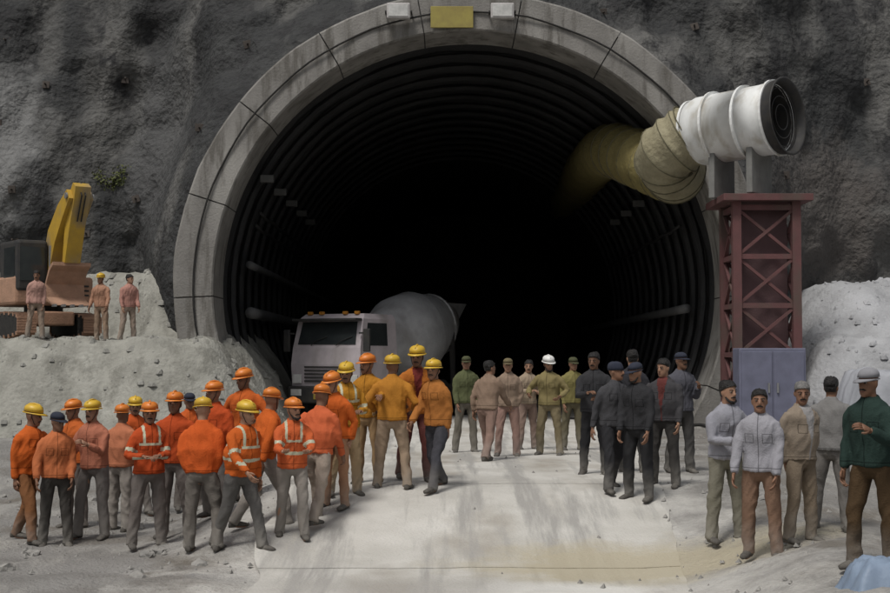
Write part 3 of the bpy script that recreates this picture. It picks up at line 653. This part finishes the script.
# ------------------------------------------------------------------ truck parked inside the tunnel
TW = pmat('dusty_white_paint', (.47,.42,.44), (.36,.325,.34), 2.0, .5, c3=(.24,.22,.2), streak=(1,1,.6), spec=.4)
tk = empty('truck', 'dusty pale concrete mixer truck standing in the tunnel mouth behind the workers', 'truck', (-3.3, 37.8, .45), R(-31))
tk.scale = (1.0,1.05,1.14)
MB().box((-1.1,-.1,.55), (1.1,6.3,.9), bev=.03).build('chassis', M_dark, tk)
cabm = MB()
cabm.rings([[V((sx*wd, y, z)) for sx, y in ((-1,yf),(1,yf),(1,1.75),(-1,1.75))] for wd, yf, z in ((1.14,0,.75),(1.17,-.03,1.45),(1.15,.02,1.85),(1.1,.22,2.55),(1.0,.4,2.68))])
cb = cabm.build('cab', TW, tk)
MB().add([(-.98,.02,1.93),(.98,.02,1.93),(.93,.185,2.48),(-.93,.185,2.48)], [(0,1,2,3)]).build('windscreen', M_glass, cb)
for s in (-1, 1):
    MB().add([(s*1.152,.25,1.9),(s*1.152,1.3,1.9),(s*1.115,1.3,2.45),(s*1.115,.4,2.45)], [(0,1,2,3)]).build('side_window', M_glass, cb)
    MB().box((s*.95-.15,-.06,.98), (s*.95+.15,-.03,1.2), bev=.01).build('headlight', cm('lamp_lens', (.6,.6,.58), None, 5, .2), tk)
    MB().box((s*1.36-.1,-.02,1.75), (s*1.36+.1,.06,2.3), bev=.02).beam((s*1.1,.03,2.2), (s*1.36,.03,2.2), .04).build('mirror', M_dark, tk)
    for y in (.75, 4.2, 5.5):
        wl = MB().tube([(s*.85,y,.52),(s*.9,y,.52),(s*1.12,y,.52),(s*1.17,y,.52)], [.46,.52,.52,.44], 22).build('wheel', M_black, tk)
        MB().tube([(s*1.165,y,.52),(s*1.19,y,.52)], [.26,.22], 16).build('rim', M_steel, wl)
MB().box((-1.2,-.14,.5), (1.2,.02,.92), bev=.04).build('bumper', M_dark, tk)
MB().box((-.3,-.155,.6), (.3,-.143,.74)).build('number_plate', cm('plate_yellow', (.4,.3,.06), None, 5, .6), tk)
for x in (-.5, .35): MB().tube([(x,-.01,1.9),(x+.12,-.0,2.0),(x+.5,.06,2.12)], .012, 5).build('wiper', M_black, tk)
for x in (-.8, -.4, .4, .8): MB().box((x-.07,.3,2.66), (x+.07,.4,2.74), bev=.015).build('marker_lamp', cm('amber_lens', (.5,.22,.04), None, 5, .3), tk)
MB().box((-1.08,-.12,2.5), (1.08,.2,2.56), bev=.015).build('sun_visor', M_dark, tk)
for s in (-1, 1):
    MB().box((s*.9-.18,-.16,.68), (s*.9+.18,-.142,.84), bev=.006).build('fog_lamp', cm('lamp_lens', (.6,.6,.58), None, 5, .2), tk)
    MB().box((s*1.178-.012,.5,1.5), (s*1.178+.012,.68,1.54)).build('door_handle', M_black, cb)
for i in range(5): MB().box((-.7,-.05,1.02+i*.085), (.7,-.025,1.06+i*.085)).build('grille_bar', M_dark, tk)
dax = V((0, math.cos(R(13)), math.sin(R(13)))); dc = V((0,2.15,1.75)); dv = V((0,-dax.z,dax.y))
MB().rings([[dc + dax*t + V((1,0,0))*r*math.cos(q) + dv*r*math.sin(q) for q in [2*math.pi*i/32 for i in range(32)]] for t, r in ((0,.4),(.05,.6),(.5,.88),(1.3,1.13),(1.35,1.15),(2.2,1.15),(2.25,1.13),(3.6,.72),(3.9,.62))]).build('drum', pmat('drum_paint', (.42,.42,.43), (.31,.31,.315), 2.2, .55, .2, c3=(.2,.19,.18), streak=(.8,.8,.8)), tk, True)
MB().tube([dc + dax*3.3 + V((1,0,0))*.84*math.cos(q) + dv*.84*math.sin(q) for q in [2*math.pi*i/28 for i in range(29)]], .05, 6).build('ring_track', M_steel, tk)
for s_ in (-1, 1): MB().beam((s_*.8,5.3,.9), (s_*.75,5.3,2.3), .12).build('drum_stand', M_dark, tk); MB().beam((s_*.6,2.1,.9), (s_*.5,2.1,1.7), .12).build('drum_stand', M_dark, tk)
MB().rings([[V((sx*a_, 6.0+sy*b_, z)) for sx, sy in ((-1,-1),(1,-1),(1,1),(-1,1))] for a_, b_, z in ((.2,.2,2.3),(.55,.5,3.1))], cap=False).build('hopper', M_steel, tk)
MB().box((-1.05,1.85,1.0), (-.35,2.05,1.6), bev=.04).build('water_tank', TW, tk)

# ------------------------------------------------------------------ ventilation fan, its tower and the duct
RED = pmat('red_oxide_steel', (.14,.062,.062), (.11,.055,.053), 3, .75, .15, 30, c3=(.1,.07,.06), streak=(1.5,1.5,.8))
FANW = pmat('white_fan_casing', (.76,.77,.76), (.66,.67,.66), 2.5, .5, spec=.4, c3=(.5,.48,.43), streak=(3,3,.7), world=True)
DUCTC = pmat('yellow_duct_fabric', (.25,.21,.085), (.19,.158,.065), 2.5, .75, .5, 9, spec=.2, bdist=.08)
DUCTH = pmat('duct_hoop', (.13,.12,.075), (.1,.09,.055), 4, .7)
ax = V((-.74,.64,-.05)).normalized()
fc = at(738, 124, 32.6)
fan = empty('ventilation_fan', 'white cylindrical ventilation fan on red tower right of the tunnel mouth', 'fan', (0,0,0))
u_ = ax.cross(V((0,0,1))).normalized(); w_ = u_.cross(ax)
def cyl(c, prof, n=36):
    m = MB(); m.rings([[c + ax*t + u_*r*math.cos(q) + w_*r*math.sin(q) for q in [2*math.pi*i/n for i in range(n)]] for t, r in prof], cap=False); return m
cyl(fc, [(-1.1,.80),(-1.1,.86),(-.75,.84),(-.3,.84),(-.3,.84),(.9,.84),(1.2,.74),(1.2,.70),(.9,.8),(-1.0,.8),(-1.1,.80)]).build('casing', FANW, fan, True)
for t in (-1.08, -.35, .5, 1.15): cyl(fc, [(t-.03,.78),(t-.03,.91 if t < 1 else .8),(t+.03,.91 if t < 1 else .8),(t+.03,.78)]).build('flange', FANW, fan)
cyl(fc, [(-1.1,.87),(-1.34,.9),(-1.36,.93),(-1.38,.9),(-1.36,.86),(-1.1,.8),(-1.0,.785),(.88,.785)]).build('inlet_cowl', M_dark, fan, True)
hubm = MB(); hubm.tube([fc+ax*-.9, fc+ax*-.8, fc+ax*-.2], [.08,.24,.26], 18); hubm.build('hub', M_dark, fan, True)
for i in range(9):
    q = 2*math.pi*i/9; d = u_*math.cos(q)+w_*math.sin(q); s = ax.cross(d)
    a, b = fc+ax*-.5+d*.22, fc+ax*-.5+d*.77
    MB().add([a-s*.09-ax*.06, a+s*.09+ax*.06, b+s*.15+ax*.05, b-s*.15-ax*.05, a-s*.09-ax*.04, a+s*.09+ax*.08, b+s*.15+ax*.07, b-s*.15-ax*.03], [(0,1,2,3),(7,6,5,4),(0,3,7,4),(1,5,6,2),(2,6,7,3),(0,4,5,1)]).build('blade', M_dark, fan)
for rr_ in (.3, .5, .7): 
    m = MB(); m.tube([fc+ax*-1.2 + u_*rr_*math.cos(q) + w_*rr_*math.sin(q) for q in [2*math.pi*i/28 for i in range(29)]], .012, 5); m.build('guard_ring', M_dark, fan)
for t in (-.6, .4): MB().box((-.5,-.08,-.8),(.5,.08,.3), bev=.02).build('saddle', pmat('grey_frame', (.2,.2,.19)), fan).matrix_local = Matrix.Translation(fc+ax*t - V((0,0,.95))) @ Matrix.Rotation(math.atan2(u_.y,u_.x),4,'Z')
duct = empty('ventilation_duct', 'sagging yellow fabric ventilation duct running from the fan into the tunnel', 'duct', (0,0,0))
ctrl = [fc+ax*1.15, fc+ax*1.9+V((-.05,0,-.45)), at(676,172,35.0), at(640,158,37.0), at(612,150,40.0), at(592,165,46), at(575,190,56), at(560,210,70)]
path = []
for i in range(len(ctrl)-1):
    p0, p1, p2, p3 = ctrl[max(0,i-1)], ctrl[i], ctrl[i+1], ctrl[min(len(ctrl)-1,i+2)]
    for j in range(14):
        t = j/14; path.append(.5*((2*p1)+(p2-p0)*t+(2*p0-5*p1+4*p2-p3)*t*t+(3*p1-p0-3*p2+p3)*t**3))
drad = [.76 + (.035 if i % 4 == 0 else -.03 if i % 4 == 2 else 0) + .03*fbm((i*.7,0,0)) for i in range(len(path))]
MB().tube(path[:31], drad[:31], 28).build('fabric', pmat('beige_duct_fabric', (.33,.30,.20), (.24,.215,.14), 2.5, .75, .5, 9, spec=.2, bdist=.08), duct, True)
MB().tube(path[30:], [r_*1.015 for r_ in drad[30:]], 28).build('fabric', DUCTC, duct, True)
for i in range(0, 60, 4):
    d = (path[i+1]-path[max(0,i-1)]).normalized(); u = d.cross(V((0,0,1))).normalized(); v = u.cross(d)
    m = MB(); m.tube([path[i] + (u*math.cos(q)+v*math.sin(q))*.8 for q in [2*math.pi*k/24 for k in range(25)]], .016, 5); m.build('hoop', DUCTH, duct)
for i in (26, 38, 50):
    MB().tube([path[i]+V((0,0,.78)), V((path[i].x+.1, path[i].y, PZ + math.sqrt(max(.1,(PR-.1)**2-(path[i].x+.1-PX)**2))))], .012, 5).build('hanger', M_steel, duct)
# tower
tw = empty('fan_tower', 'dark red braced steel tower carrying the fan', 'tower', (0,0,0))
tx0, tx1, ty0, ty1 = 6.85, 8.25, 32.0, 33.4; tz1 = fc.z - 1.75
zb = lambda x, y: max(gz(x,y), bankR(x,y)) - .1
posts = [(tx0,ty0),(tx1,ty0),(tx1,ty1),(tx0,ty1)]
for x, y in posts: MB().beam((x,y,zb(x,y)), (x,y,tz1-.16), .2, .2).build('column', RED, tw)
nlev = 4; lev = [1.2 + (tz1-.3-1.2)*i/nlev for i in range(nlev+1)]
for i in range(4):
    (xa,ya), (xb,yb) = posts[i], posts[(i+1)%4]
    for z in lev: MB().beam((xa,ya,z), (xb,yb,z), .1, .12).build('cross_beam', RED, tw)
    for j in range(nlev):
        MB().beam((xa,ya,lev[j]), (xb,yb,lev[j+1]), .07, .07).build('brace', RED, tw)
        MB().beam((xb+.08*(ya-yb)*0,yb+.03,lev[j]), (xa,ya+.03,lev[j+1]), .07, .07).build('brace', RED, tw)
MB().box((tx0-.35,ty0-.3,tz1-.16), (tx1+.35,ty1+.5,tz1), bev=.01).build('platform', RED, tw)
MB().box((tx0+.12,ty0+.35,lev[1]), (tx1-.12,ty0+.42,lev[4]), bev=.01).build('cladding_panel', pmat('maroon_sheet', (.125,.072,.075), (.1,.06,.062), 2, .7, .2), tw)
# blue switch cabinet at its foot
cbn = empty('switch_cabinet', 'slate blue electrical cabinet at the foot of the fan tower', 'cabinet', (7.35, 31.0, 1.15))
gzc = max(gz(7.35,31.0), bankR(7.35,31.0)); cbn.location.z = gzc - .02
BLU = pmat('slate_blue_paint', (.16,.165,.23), (.125,.13,.18), 3, .55)
MB().box((-.75,-.35,.25), (.75,.35,2.0), bev=.02).build('housing', BLU, cbn)
for s in (-1, 1):
    d = MB().box((s*.36-.34,-.38,.32), (s*.36+.34,-.352,1.92), bev=.008).build('door', BLU, cbn)
    MB().box((s*.1-.02,-.42,1.0), (s*.1+.02,-.382,1.22)).build('handle', M_steel, d)
for s in (-1,1): MB().box((s*.6-.08,-.3,-.3), (s*.6+.08,.3,.25)).build('leg', M_dark, cbn)

# ------------------------------------------------------------------ white tarpaulin-covered stack on the right bank
tarp = MB(); W_ = 34
for j in range(W_+1):
    for i in range(W_+1):
        x, y = i/W_*2-1, j/W_*2-1
        e = max(abs(x), abs(y)); z = 1.25*(1-ss(.72, .98, e)) + .09*fbm((x*3, y*3, 6)) + .05*abs(fbm((x*7, y*2, 2)))
        tarp.v.append((x*1.9 + .12*fbm((y*3, z, 1)), y*1.0 + .12*fbm((x*3, z, 4)), z))
for j in range(W_):
    for i in range(W_):
        a = j*(W_+1)+i; tarp.f.append((a,a+1,a+W_+2,a+W_+1)); tarp.mi.append(0)
o = tarp.build('tarpaulin_stack', pmat('white_tarpaulin', (.36,.37,.40), (.29,.3,.325), 2, .5, .2, 12), None, True, label='white tarpaulin draped over a stack at the right edge on the bank', category='tarpaulin')
o.location = (10.35, 29.6, .75)

# ------------------------------------------------------------------ things at the crown and cables
sg = empty('crown_board', 'small yellow board fixed at the crown of the tunnel ring', 'board', (0,0,0))
p = at(452, 14, PY-.12)
MB().box((p.x-.55,p.y-.03,p.z-.28), (p.x+.55,p.y+.03,p.z+.28), bev=.01).build('plate', pmat('faded_yellow_board', (.33,.28,.08), (.25,.2,.07), 3, .7), sg)
for s in (-1,1): MB().box((p.x+s*.4-.03,p.y+.03,p.z-.1), (p.x+s*.4+.03,p.y+.14,p.z+.1)).build('bracket', M_steel, sg)
for px, lab in ((398, 'floodlight on the ring left of the yellow board'), (503, 'floodlight on the ring right of the yellow board')):
    p = at(px, 8, PY-.3); fl = empty('floodlight', lab, 'floodlight', p, 0, 'floodlights on the tunnel crown')
    MB().box((-.3,-.1,-.2), (.3,.1,.2), bev=.03).build('housing', cm('pale_grey_paint', (.5,.48,.47), None, 4, .5), fl)
    MB().box((-.25,-.115,-.15), (.25,-.102,.15)).build('lens', cm('lamp_lens', (.6,.6,.58), None, 5, .2), fl)
    MB().beam((-.33,0,0), (-.33,.32,0), .04).beam((.33,0,0), (.33,.32,0), .04).build('bracket', M_dark, fl)
cb_ = MB(); cb_.tube([V((PX + (PR+.5)*math.cos(a), PY-.05-.02*math.sin(i*1.1), PZ + (PR+.5)*math.sin(a)-.03*abs(math.sin(i*.7)))) for i in range(50) for a in [.2 + 3.15*i/49]], .025, 6)
cb_.build('power_cable', M_black, None, label='black power cable looped round the concrete ring', category='cable')
hose = MB(); pts = []
for i in range(70):
    t = i/69; y = 52.0 - 20.6*t; x = 3.6 + 3.4*ss(.55, 1, t) + .25*math.sin(t*9); pts.append((x, y, max(gz(x, y) + gnoise(x, y), bankR(x, y) if x > 6 else -1) + .05))
hose.tube(pts, .04, 8).build('hose', M_black, None, True, label='black hose lying on the ground from the blue cabinet into the tunnel', category='hose')

# blue sheet at the bottom right
bs = MB(); W_ = 24
for j in range(W_+1):
    for i in range(W_+1):
        x, y = i/W_*2-1, j/W_*2-1; e = max(abs(x),abs(y))
        bs.v.append((x*.36, y*.3, .17*(1-ss(.4,1,e)) - .12*ss(.7,1,e) + .05*fbm((x*3,y*3,1)) + .03*abs(fbm((x*6,y*5,2)))))
for j in range(W_):
    for i in range(W_): a = j*(W_+1)+i; bs.f.append((a,a+1,a+W_+2,a+W_+1)); bs.mi.append(0)
o = bs.build('plastic_sheet', pmat('pale_blue_plastic', (.22,.28,.37), (.17,.22,.3), 4, .5, .2, 20), None, True, label='crumpled pale blue plastic sheet on the ground at the bottom right', category='plastic sheet')
q = at(884, 612, 11.2); o.location = (q.x, q.y, gz(q.x, q.y)+.02)

# ------------------------------------------------------------------ broken rocks
def rock(name, loc, r, label=None, group=None, seed=0):
    bm = bmesh.new(); bmesh.ops.create_icosphere(bm, subdivisions=2, radius=1)
    for v in bm.verts:
        c = v.co.copy(); k = .75 + .45*noise.noise(c*1.2 + V((seed*3.1,0,0))) + .18*noise.noise(c*3 + V((0,seed*2.3,0)))
        v.co = V((c.x*r*k*1.2, c.y*r*k, max(-.25, c.z*k)*r*.75))
    me = bpy.data.meshes.new(name); bm.to_mesh(me); bm.free()
    o = link(name, me, M_stone); o.location = loc; o.rotation_euler = (0,0,seed*1.3)
    o['label'] = label; o['category'] = 'rock'; o['group'] = group
    return o
for i in range(14):
    px = rnd.uniform(0, 240); fy = rnd.uniform(455, 590)
    g = ground_hit(px, fy)
    rock('rock', g, rnd.uniform(.05,.13), 'small broken grey rock lying on the dusty ground left of the pale road', 'broken rocks on the dusty ground', i)
for i in range(12):
    x = rnd.uniform(-12.5, -4.2); y = rnd.uniform(29.3, 31.2)
    rock('rock', (x, y, max(gz(x,y), bankL(x,y))), rnd.uniform(.12,.36), 'broken grey rock fallen at the foot of the left bank', 'rocks at the foot of the left bank', 40+i)
for i in range(10):
    x = rnd.uniform(6.4, 12.5); y = rnd.uniform(28.4, 30.4)
    rock('rock', (x, y, max(gz(x,y), bankR(x,y))), rnd.uniform(.12,.36), 'broken grey rock fallen at the foot of the right bank', 'rocks at the foot of the right bank', 80+i)
rbL, rbR = MB(), MB()
for i in range(4200):
    rb = rbL if i % 2 else rbR
    if i % 2: x = rnd.uniform(-13.5, -4.0); y = rnd.uniform(29.6, 39.0); z = bankL(x, y)
    else: x = rnd.uniform(6.6, 13.5); y = rnd.uniform(28.8, 37.5); z = bankR(x, y)
    if z < gz(x, y)-.05: continue
    s_ = .015 + .12*rnd.random()**6; t0 = rnd.uniform(0,6)
    p = [(x+s_*rnd.uniform(.7,1.3)*math.cos(t0+t), y+s_*math.sin(t0+t), z-.03-.3*s_) for t in (0,1.3,2.5,3.8,5.1)]
    p += [(x+.6*s_*rnd.uniform(.7,1.3)*math.cos(t0+t), y+.6*s_*math.sin(t0+t), z-.02+s_*rnd.uniform(.3,.8)) for t in (.3,2.4,4.5)]
    rb.add(p, [(0,1,5),(1,6,5),(1,2,6),(2,3,6),(3,7,6),(3,4,7),(4,5,7),(4,0,5),(5,6,7)])
rbL.build('rubble', M_bankstone, None, label='loose pale rubble lying on the left bank', category='rubble', kind='stuff')
rbR.build('rubble', M_bankR, None, label='loose bluish white rubble lying on the right bank', category='rubble', kind='stuff')
gs = MB()
for i in range(2600):
    x = rnd.uniform(-9, 8); y = rnd.uniform(12, 31)
    l, r = road_edge(y)
    if l-.05 < x < r-.1 and rnd.random() < .93: continue
    z = gz(x,y) + (.04 if l < x < r else 0); s = rnd.uniform(.012,.045)
    p = [(x+s*rnd.uniform(.6,1.2)*math.cos(t), y+s*math.sin(t), z-.01) for t in (0.2,1.8,3.3,4.8)] + [(x+rnd.uniform(-.4,.4)*s, y+rnd.uniform(-.4,.4)*s, z+s*.8)]
    gs.add(p, [(0,1,4),(1,2,4),(2,3,4),(3,0,4)])
gs.build('gravel', M_stone, None, label='loose gravel scattered over the dusty ground', category='gravel', kind='stuff')
